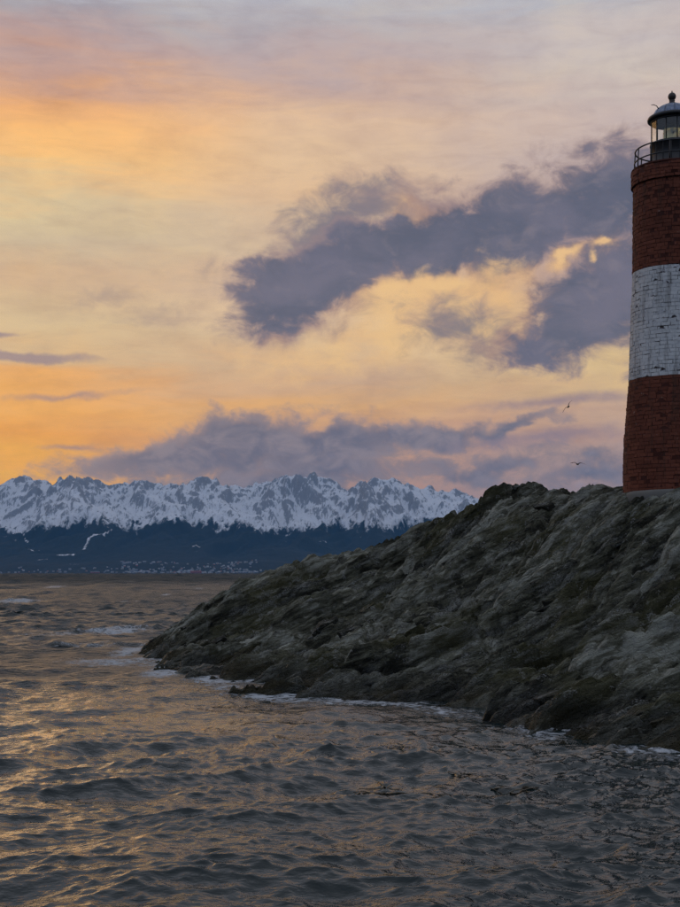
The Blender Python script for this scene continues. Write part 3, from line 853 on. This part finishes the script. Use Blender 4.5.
# ------------------------------------------------------------------ lighthouse
LX, LY = px(672, 488, 36.2)[:2]
Z0 = 5.36
lh = empty("lighthouse", (LX, LY, Z0))
tag(lh, "red and white banded round brick lighthouse with black lantern on the rock crest", "lighthouse")
def zl(y): return CAM_H + (HZ - y) * 36.2 / F - Z0        # height above the tower's foot
PX = 36.2 / F
prof_r = [(-0.6, 48.6), (0.0, 48.2), (zl(460), 48.0), (zl(440), 47.4), (zl(420), 45.6), (zl(400), 44.0), (zl(381), 42.6), (zl(320), 40.6), (zl(273), 38.9), (zl(190), 38.2), (zl(172), 38.0)]
def rad_at(z): return float(np.interp(z, [a for a, _ in prof_r], [b for _, b in prof_r])) * PX
def paint(name, col_a, col_b, col_chip, chip_lo, joint=None):
    m, T = new_mat(name)
    p = objco(T)
    t = attr(T, "tint")
    big = T.noise(p, 1.3, 5, 0.6)
    n = T.noise(p, 9.0, 6, 0.65)
    f = T.noise(p, 40.0, 4, 0.6)
    c = T.mix(T.m('ADD', T.m('MULTIPLY', t, 0.5), T.m('MULTIPLY', n, 0.5)), col_a, col_b)
    c = T.mix(T.m('MULTIPLY', T.mapr(big, 0.45, 0.7), 0.35), c, tuple(v * 0.6 for v in col_a[:3]) + (1,))
    run_ = T.noise(T.v('MULTIPLY', p, (7.0, 7.0, 0.55)), 1.0, 4, 0.6)
    c = T.mix(T.m('MULTIPLY', T.mapr(run_, 0.50, 0.68), 0.40), c, (0.050, 0.034, 0.024, 1))
    chip = T.m('MULTIPLY', T.mapr(T.noise(p, 5.0, 5, 0.6), chip_lo, chip_lo + 0.04), T.mapr(f, 0.42, 0.55))
    c = T.mix(chip, c, col_chip)
    if joint is not None:
        c = T.mix(T.mapr(T.noise(T.v('MULTIPLY', p, (1, 1, 2.2)), 4.2, 4, 0.6), 0.50, 0.58), c, joint)
    T.set(T.b['Base Color'], c); T.b['Roughness'].default_value = 0.85
    T.b['Specular IOR Level'].default_value = 0.25
    T.set(T.b['Normal'], bump(T, f, 0.6, 0.012, bump(T, n, 0.6, 0.03)))
    return m
M_RED = paint("weathered_red_paint", (0.105, 0.030, 0.018, 1), (0.21, 0.066, 0.038, 1), (0.30, 0.20, 0.16, 1), 0.67)
M_REDJ = paint("red_painted_joints", (0.055, 0.015, 0.010, 1), (0.085, 0.022, 0.014, 1), (0.2, 0.14, 0.11, 1), 0.72)
M_WHITE = paint("weathered_white_paint", (0.54, 0.55, 0.56, 1), (0.72, 0.72, 0.71, 1), (0.16, 0.13, 0.12, 1), 0.73)
M_WHITEJ = paint("white_painted_joints", (0.45, 0.46, 0.48, 1), (0.6, 0.6, 0.6, 1), (0.10, 0.08, 0.08, 1), 0.66, (0.045, 0.035, 0.035, 1))
M_IRON = flat_mat("black_painted_iron", (0.018, 0.018, 0.020), 0.45)
M_CONC = flat_mat("pale_footing_concrete", (0.15, 0.145, 0.13), 0.9, 0.3)
M_BRONZE = flat_mat("brown_weathered_bronze", (0.040, 0.026, 0.020), 0.5)
def make_dome_mat():
    m, T = new_mat("blue_grey_dome_sheet")
    p = objco(T)
    n = T.noise(p, 7.0, 5, 0.65)
    T.set(T.b['Base Color'], T.ramp(n, [(0.3, (0.05, 0.065, 0.11, 1)), (0.5, (0.14, 0.18, 0.27, 1)), (0.7, (0.32, 0.36, 0.44, 1))]))
    T.b['Metallic'].default_value = 0.35; T.b['Roughness'].default_value = 0.38
    T.set(T.b['Normal'], bump(T, n, 0.5, 0.03))
    return m
M_DOME = make_dome_mat()
def make_glass():
    m, T = new_mat("lantern_glass")
    T.b['Base Color'].default_value = (0.97, 0.99, 0.97, 1); T.b['Roughness'].default_value = 0.02
    T.b['Transmission Weight'].default_value = 1.0; T.b['IOR'].default_value = 1.45
    n = T.noise(objco(T), 3.0, 2, 0.5)
    T.set(T.b['Normal'], bump(T, n, 0.05, 0.01))
    return m
M_GLASS = make_glass()

def brick_band(name, z0, z1, mat, mortar, seed, proud=0.0, course=0.105, joint=0.014):
    rnd = np.random.default_rng(seed)
    core = lathe([(rad_at(z) + proud - 0.012, z) for z in np.linspace(z0, z1, max(3, int((z1 - z0) / 0.15)))], 96)
    c = done(name, core, mortar, lh)
    at_ = c.data.attributes.new('tint', 'FLOAT', 'POINT')
    nrow = max(1, int(round((z1 - z0) / course))); hh = (z1 - z0) / nrow
    V_, Q_, Tn = [], [], []
    for r in range(nrow):
        za, zb = z0 + r * hh + joint / 2, z0 + (r + 1) * hh - joint / 2
        rb = rad_at((za + zb) / 2) + proud
        n = max(12, int(round(2 * math.pi * rb / 0.25)))
        off = 0.5 * (r % 2) + rnd.uniform(-0.25, 0.25)
        jit = rnd.normal(0, 0.12, n + 1); jit[n] = jit[0]
        ga = joint / rb / 2
        for k in range(n):
            a0 = (k + off + jit[k]) * 2 * math.pi / n + ga * rnd.uniform(0.3, 1.6); a1 = (k + 1 + off + jit[k + 1]) * 2 * math.pi / n - ga
            ro = rb + rnd.normal(0, 0.004) + 0.010 * pn(np.array([k * 0.35]), np.array([r * 0.35]), seed)[0]
            ri = rb - 0.03
            dz_ = rnd.normal(0, 0.006)
            b = len(V_)
            am = (a0 + a1) / 2
            lean = rnd.normal(0, 0.003)
            for rq, aa, zz in [(ri, a0, za), (ri, a1, za), (ri, a1, zb), (ri, a0, zb), (ro + lean, a0, za), (ro - lean, a1, za), (ro - lean, a1, zb), (ro + lean, a0, zb)]:
                V_.append((rq * math.cos(aa), rq * math.sin(aa), zz + dz_))
            Q_ += [(b + 4, b + 5, b + 6, b + 7), (b, b + 1, b + 5, b + 4), (b + 3, b + 7, b + 6, b + 2), (b, b + 4, b + 7, b + 3), (b + 1, b + 2, b + 6, b + 5)]
            Tn += [rnd.random()] * 8
    o = link("brickwork", mesh_np("brickwork", np.array(V_), np.array(Q_), False, {"tint": np.array(Tn)}), c, (mat,))
    o['kind'] = 'stuff'
    return c
brick_band("lower_band", -0.35, zl(381), M_RED, M_REDJ, 1)["label"] = "red lower band"
brick_band("middle_band", zl(381), zl(273), M_WHITE, M_WHITEJ, 2)["label"] = "chipped white middle band"
brick_band("upper_band", zl(273), zl(187.5), M_RED, M_REDJ, 3)["label"] = "red upper band"
brick_band("coping", zl(187.5), zl(172), M_RED, M_REDJ, 4, 0.055, 0.08)
done("gallery_floor", lathe([(0.3, zl(172) - 0.02), (1.105, zl(172) - 0.02), (1.12, zl(172) + 0.01), (1.11, zl(172) + 0.045), (0.3, zl(172) + 0.06)], 72), M_REDJ, lh)
bm = lathe([(1.30, -0.6), (1.44, -0.6), (1.47, -0.20), (1.42, -0.13), (1.30, -0.10)], 56)
for v in bm.verts:
    a = math.atan2(v.co.y, v.co.x)
    k = 1 + 0.03 * math.sin(5 * a + 1) + 0.02 * math.sin(11 * a)
    if math.hypot(v.co.x, v.co.y) > 1.4: v.co.x *= k; v.co.y *= k; v.co.z += 0.03 * math.sin(3 * a + 0.5)
done("plinth", bm, M_CONC, lh)
# gallery railing
rail = done("railing", tube([(1.0 * math.cos(t), 1.0 * math.sin(t), zl(151)) for t in np.linspace(0, 2 * math.pi, 64, endpoint=False)], 0.022, 8, closed=True), M_IRON, lh)
done("rail", tube([(1.02 * math.cos(t), 1.02 * math.sin(t), zl(162.5)) for t in np.linspace(0, 2 * math.pi, 64, endpoint=False)], 0.020, 8, closed=True), M_IRON, rail)
post_me = None
for k in range(12):
    a = 2 * math.pi * (k + 0.42) / 12
    if post_me is None:
        b_ = tube([(1.03, 0, zl(172) + 0.03), (1.02, 0, zl(162)), (1.0, 0, zl(151)), (1.0, 0, zl(150.6))], [0.020, 0.018, 0.017, 0.014], 8)
        o = done("post", b_, M_IRON, rail); post_me = o.data
        f_ = done("foot_plate", lathe([(0.012, 0), (0.045, 0), (0.045, 0.014), (0.012, 0.018)], 10), M_IRON, rail)
        f_.location = (1.03 * math.cos(a), 1.03 * math.sin(a), zl(172) + 0.042); foot_me = f_.data
    else:
        o = link("post", post_me, rail)
        f_ = link("foot_plate", foot_me, rail); f_.location = (1.03 * math.cos(a), 1.03 * math.sin(a), zl(172) + 0.042)
    o.rotation_euler = (0, 0, a)
# lantern
LR = 0.585
zb, zg, zr = zl(172) + 0.05, zl(144.5), zl(121.5)
drum = done("lantern_drum", lathe([(LR - 0.05, zb), (LR + 0.02, zb), (LR + 0.02, zb + 0.05), (LR, zb + 0.06), (LR, zg - 0.05), (LR + 0.022, zg - 0.04), (LR + 0.022, zg), (LR - 0.06, zg)], 64, True), M_IRON, lh)
for k in range(16):
    a = 2 * math.pi * (k + 0.3) / 16
    s = tube([(LR + 0.003, 0, zb + 0.06), (LR + 0.003, 0, zg - 0.05)], 0.008, 6)
    o = done("seam_strip", s, M_IRON, drum) if k == 0 else link("seam_strip", seam_me, drum)
    if k == 0: seam_me = o.data
    o.rotation_euler = (0, 0, a)
NP = 12
lan = done("lantern_frame", lathe([(LR - 0.07, zr - 0.05), (LR - 0.005, zr - 0.05), (LR - 0.005, zr), (LR - 0.07, zr)], 64, True), M_IRON, lh)
for k in range(NP):
    a = 2 * math.pi * (k + 0.5) / NP
    bm = bmesh.new()
    r0 = (LR - 0.035)
    hw = r0 * math.tan(math.pi / NP) - 0.012
    cs = [(r0 - 0.004, -hw, zg + 0.002), (r0 - 0.004, hw, zg + 0.002), (r0 - 0.004, hw, zr - 0.052), (r0 - 0.004, -hw, zr - 0.052)]
    v0 = [bm.verts.new(c) for c in cs]; v1 = [bm.verts.new((c[0] + 0.008, c[1], c[2])) for c in cs]
    bm.faces.new(v0[::-1]); bm.faces.new(v1)
    for i in range(4): bm.faces.new((v0[i], v0[(i + 1) % 4], v1[(i + 1) % 4], v1[i]))
    o = done("pane", bm, M_GLASS, lan) if k == 0 else link("pane", pane_me, lan)
    if k == 0: pane_me = o.data
    o.rotation_euler = (0, 0, a)
    rm_ = r0 / math.cos(math.pi / NP)
    t_ = tube([(rm_, 0, zg), (rm_, 0, zr - 0.05)], 0.017, 8)
    o = done("mullion", t_, M_IRON, lan) if k == 0 else link("mullion", mul_me, lan)
    if k == 0: mul_me = o.data
    o.rotation_euler = (0, 0, 2 * math.pi * k / NP)
# roof: overhanging rim, dome of sheet panels, ball finial
roof = done("roof", lathe([(0.30, zr + 0.002), (0.62, zr + 0.002), (0.665, zr + 0.015), (0.672, zr + 0.06), (0.655, zr + 0.10), (0.60, zr + 0.115), (0.40, zr + 0.12)], 72), M_IRON, lh)
zd, zt = zr + 0.11, zl(104.5)
ND = 12
def dome_panel():
    bm = bmesh.new(); rows = []
    for i in range(9):
        t = i / 8 * (math.pi / 2 - 0.16)
        r = 0.53 * math.cos(t) ** 0.92 ; z = zd + (zt - zd) * math.sin(t)
        w = math.pi / ND * 0.955
        rows.append([(bm.verts.new((r * math.cos(a), r * math.sin(a), z)), bm.verts.new(((r - 0.02) * math.cos(a), (r - 0.02) * math.sin(a), z))) for a in np.linspace(-w, w, 6)])
    for a, b in zip(rows[:-1], rows[1:]):
        for i in range(5):
            bm.faces.new((a[i][0], a[i + 1][0], b[i + 1][0], b[i][0])).smooth = True
        bm.faces.new((a[0][1], a[0][0], b[0][0], b[0][1])); bm.faces.new((a[5][0], a[5][1], b[5][1], b[5][0]))
    return bm
for k in range(ND):
    o = done("dome_panel", dome_panel(), M_DOME, roof) if k == 0 else link("dome_panel", dp_me, roof)
    if k == 0: dp_me = o.data
    o.rotation_euler = (0, 0, 2 * math.pi * (k + 0.3) / ND)
done("dome_core", lathe([(0.515 * math.cos(t) ** 0.92, zd - 0.01 + (zt - zd) * math.sin(t)) for t in np.linspace(0, math.pi / 2 - 0.16, 9)], 48), M_IRON, roof)
zf = zt - 0.02
done("finial", lathe([(0.15, zf - 0.02), (0.145, zf + 0.03), (0.085, zf + 0.06), (0.07, zf + 0.10), (0.085, zf + 0.125), (0.06, zf + 0.14)] +
     [(0.112 * math.cos(t) if abs(t) < 1.5 else 0.012, zf + 0.235 + 0.112 * math.sin(t)) for t in np.linspace(-1.0, 1.45, 10)] + [(0.02, zf + 0.36), (0.008, zf + 0.40)], 28), M_BRONZE, roof)
done("vent_pipe", tube([(-0.42, -0.16, zd + 0.19), (-0.47, -0.17, zd + 0.26), (-0.56, -0.18, zd + 0.29), (-0.62, -0.18, zd + 0.28)], [0.014, 0.012, 0.011, 0.009], 8), M_IRON, roof)
# lamp and lens inside the lantern
mL, T = new_mat("pale_green_lens_glass")
T.b['Base Color'].default_value = (0.62, 0.72, 0.52, 1); T.b['Roughness'].default_value = 0.12; T.b['Transmission Weight'].default_value = 0.55; T.b['IOR'].default_value = 1.3
T.set(T.b['Normal'], bump(T, T.noise(objco(T), 12.0, 2, 0.5), 0.2, 0.01))
lens = done("lens", lathe([(0.10, zg + 0.02)] + [(0.20 + 0.035 * math.sin(math.pi * i / 12) + 0.014 * (i % 2), zg + 0.04 + 0.46 * i / 12) for i in range(13)] + [(0.08, zg + 0.52)], 40), mL, lh)
done("lamp_stand", lathe([(0.16, zb), (0.16, zb + 0.05), (0.07, zb + 0.08), (0.07, zg - 0.06), (0.2, zg - 0.02), (0.2, zg + 0.015)], 28), M_IRON, lens)
mB, T = new_mat("unlit_lamp_bulb")
T.b['Base Color'].default_value = (1, 1, 0.9, 1); T.b['Emission Color'].default_value = (1, 0.95, 0.8, 1); T.b['Emission Strength'].default_value = 0.0  # emission is off: a plain pale bulb that gives no light
bulb = done("bulb", lathe([(0.008, zg + 0.22), (0.016, zg + 0.23), (0.022, zg + 0.25), (0.016, zg + 0.27), (0.006, zg + 0.28)], 16), mB, lens)
bulb.location = (-0.05, -0.32, -0.02)

# ------------------------------------------------------------------ gulls
M_GULL = flat_mat("dark_brown_gull_plumage", (0.05, 0.042, 0.034), 0.8, 0.3)
def gull(name, label, loc, heading, bank, pitch, lift, span):
    bm = bmesh.new()
    prof = [(-0.25, 0.012, 0.004), (-0.20, 0.06, 0.012), (-0.12, 0.055, 0.035), (0.0, 0.066, 0.062), (0.10, 0.060, 0.058), (0.17, 0.040, 0.040), (0.22, 0.036, 0.037), (0.26, 0.026, 0.027), (0.285, 0.010, 0.011), (0.33, 0.004, 0.005)]
    rings = []
    for x, w, h in prof:
        rings.append([bm.verts.new((x, w * math.cos(a), 0.01 + h * math.sin(a) + (0.012 if x > 0.15 else 0))) for a in np.linspace(0, 2 * math.pi, 12, endpoint=False)])
    for A, B in zip(rings[:-1], rings[1:]):
        for i in range(12): bm.faces.new((A[i], A[(i + 1) % 12], B[(i + 1) % 12], B[i])).smooth = True
    bm.faces.new(rings[0]); bm.faces.new(rings[-1][::-1])
    for s in (-1, 1):
        sec = []
        for t in np.linspace(0, 1, 11):
            y = s * (0.03 + t * span / 2)
            z = 0.045 + lift * (math.sin(min(t / 0.45, 1) * math.pi / 2) * 0.12 - max(0, t - 0.45) ** 1.4 * 0.16)
            xle = 0.10 + 0.07 * math.sin(min(t / 0.42, 1) * math.pi / 2) - max(0, t - 0.42) * 0.36
            ch = 0.23 * (1 - 0.25 * t) * (1 - max(0, t - 0.6) ** 2 * 4.6) + 0.008
            th = 0.026 * (1 - t) + 0.008
            sec.append([bm.verts.new(c) for c in [(xle, y, z), (xle - ch * 0.35, y, z + th), (xle - ch, y, z), (xle - ch * 0.35, y, z - th * 0.5)]])
        for A, B in zip(sec[:-1], sec[1:]):
            for i in range(4): bm.faces.new((A[i], A[(i + 1) % 4], B[(i + 1) % 4], B[i])).smooth = True
        bm.faces.new(sec[-1])
    o = done(name, bm, M_GULL)
    o.location = loc
    o.rotation_euler = (Matrix.Rotation(heading, 3, 'Z') @ Matrix.Rotation(pitch, 3, 'Y') @ Matrix.Rotation(bank, 3, 'X')).to_euler()
    return tag(o, label, "bird", "gulls gliding beside the lighthouse")
gull("gull", "dark gull banking steeply with one wing up, higher of the two birds", px(568.5, 407, 105), R(60), R(-46), R(-24), 0.9, 1.3)
gull("gull", "dark gull gliding with level wings just above the rock crest", px(577.5, 464.5, 105), R(104), R(3), R(-16), 0.8, 1.25)

# ------------------------------------------------------------------ kelp drifting in front of the rocks
M_KELP = flat_mat("wet_brown_kelp", (0.050, 0.036, 0.012), 0.35, 0.3)
def kelp(label, x, y, length, heading, nblade, seed):
    rk = random.Random(seed)
    Y = CAM_H * F / (y - HZ); X = (x - 340) / F * Y
    root = empty("floating_kelp", (X, Y, 0.0)); root.rotation_euler = (0, 0, heading)
    tag(root, label, "kelp", "kelp strands afloat off the rocks")
    def sea_z(lx, ly):
        c, s = math.cos(heading), math.sin(heading)
        wx_, wy_ = X + lx * c - ly * s, Y + lx * s + ly * c
        d = (SXd - wx_) ** 2 + (SYd - wy_) ** 2
        return float(SZ[int(np.argmin(d))])
    path = []
    for i in range(22):
        t = i / 21
        lx = (t - 0.5) * length; ly = 0.10 * math.sin(t * 6 + seed) + 0.03 * math.sin(t * 17)
        path.append((lx, ly, sea_z(lx, ly) + 0.004))
    done("stem", tube(path, [0.010 + 0.004 * math.sin(i * 1.3) for i in range(22)], 6), M_KELP, root)
    for k in range(nblade):
        p = Vector(path[rk.randrange(1, 21)])
        bm = bmesh.new(); prev = None
        hd = rk.uniform(0, 2 * math.pi); L = rk.uniform(0.18, 0.38); up = rk.choice((0.05, 0.1, 0.3)) ; w = rk.uniform(0.016, 0.028)
        for i in range(8):
            t = i / 7
            c = Vector((math.cos(hd) * L * t, math.sin(hd) * L * t, up * 0.22 * math.sin(t * math.pi * 0.8) + 0.012))
            sd = Vector((-math.sin(hd), math.cos(hd), 0.3 * math.sin(t * 9 + k))) * w * (math.sin(math.pi * min(1, t * 0.9 + 0.08)) + 0.1)
            row = [bm.verts.new(c - sd), bm.verts.new(c + Vector((0, 0, 0.006))), bm.verts.new(c + sd), bm.verts.new(c - Vector((0, 0, 0.006)))]
            if prev:
                for j in range(4): bm.faces.new((prev[j], prev[(j + 1) % 4], row[(j + 1) % 4], row[j])).smooth = True
            else: bm.faces.new(row)
            prev = row
        bm.faces.new(prev[::-1])
        o = done("blade", bm, M_KELP, root); o.location = p
    return root
kelp("long thin brown kelp strand afloat in the golden water", 420, 797, 1.75, R(-2), 5, 1)
kelp("short dense tuft of brown kelp afloat nearest the layered rock slab", 512, 791, 0.55, R(14), 9, 2)
kelp("sparse brown kelp sprig with upright blades beside the long strand", 384, 786, 0.35, R(40), 5, 3)
kelp("lone small brown kelp sprig afloat between the tuft and the rocks", 462, 776, 0.22, R(10), 3, 4)

# ------------------------------------------------------------------ air
bm = bmesh.new()
bmesh.ops.create_cube(bm, size=1.0)
hz = done("haze", bm, None)
hz.scale = (52000, 52000, 1480); hz.location = (0, 0, -6 + 740)
mh = bpy.data.materials.new("blue_dusk_air"); mh.use_nodes = True; mh.node_tree.nodes.clear()
T = NT(mh.node_tree)
out = T.node('ShaderNodeOutputMaterial'); pv = T.node('ShaderNodeVolumePrincipled')
pv.inputs['Color'].default_value = (0.13, 0.46, 1.0, 1)
pv.inputs['Density'].default_value = 2.5e-5
T.l.new(pv.outputs[0], out.inputs['Volume'])
hz.data.materials.append(mh)
tag(hz, "thin blue evening air over the sea and mountains", "haze", kind="stuff")
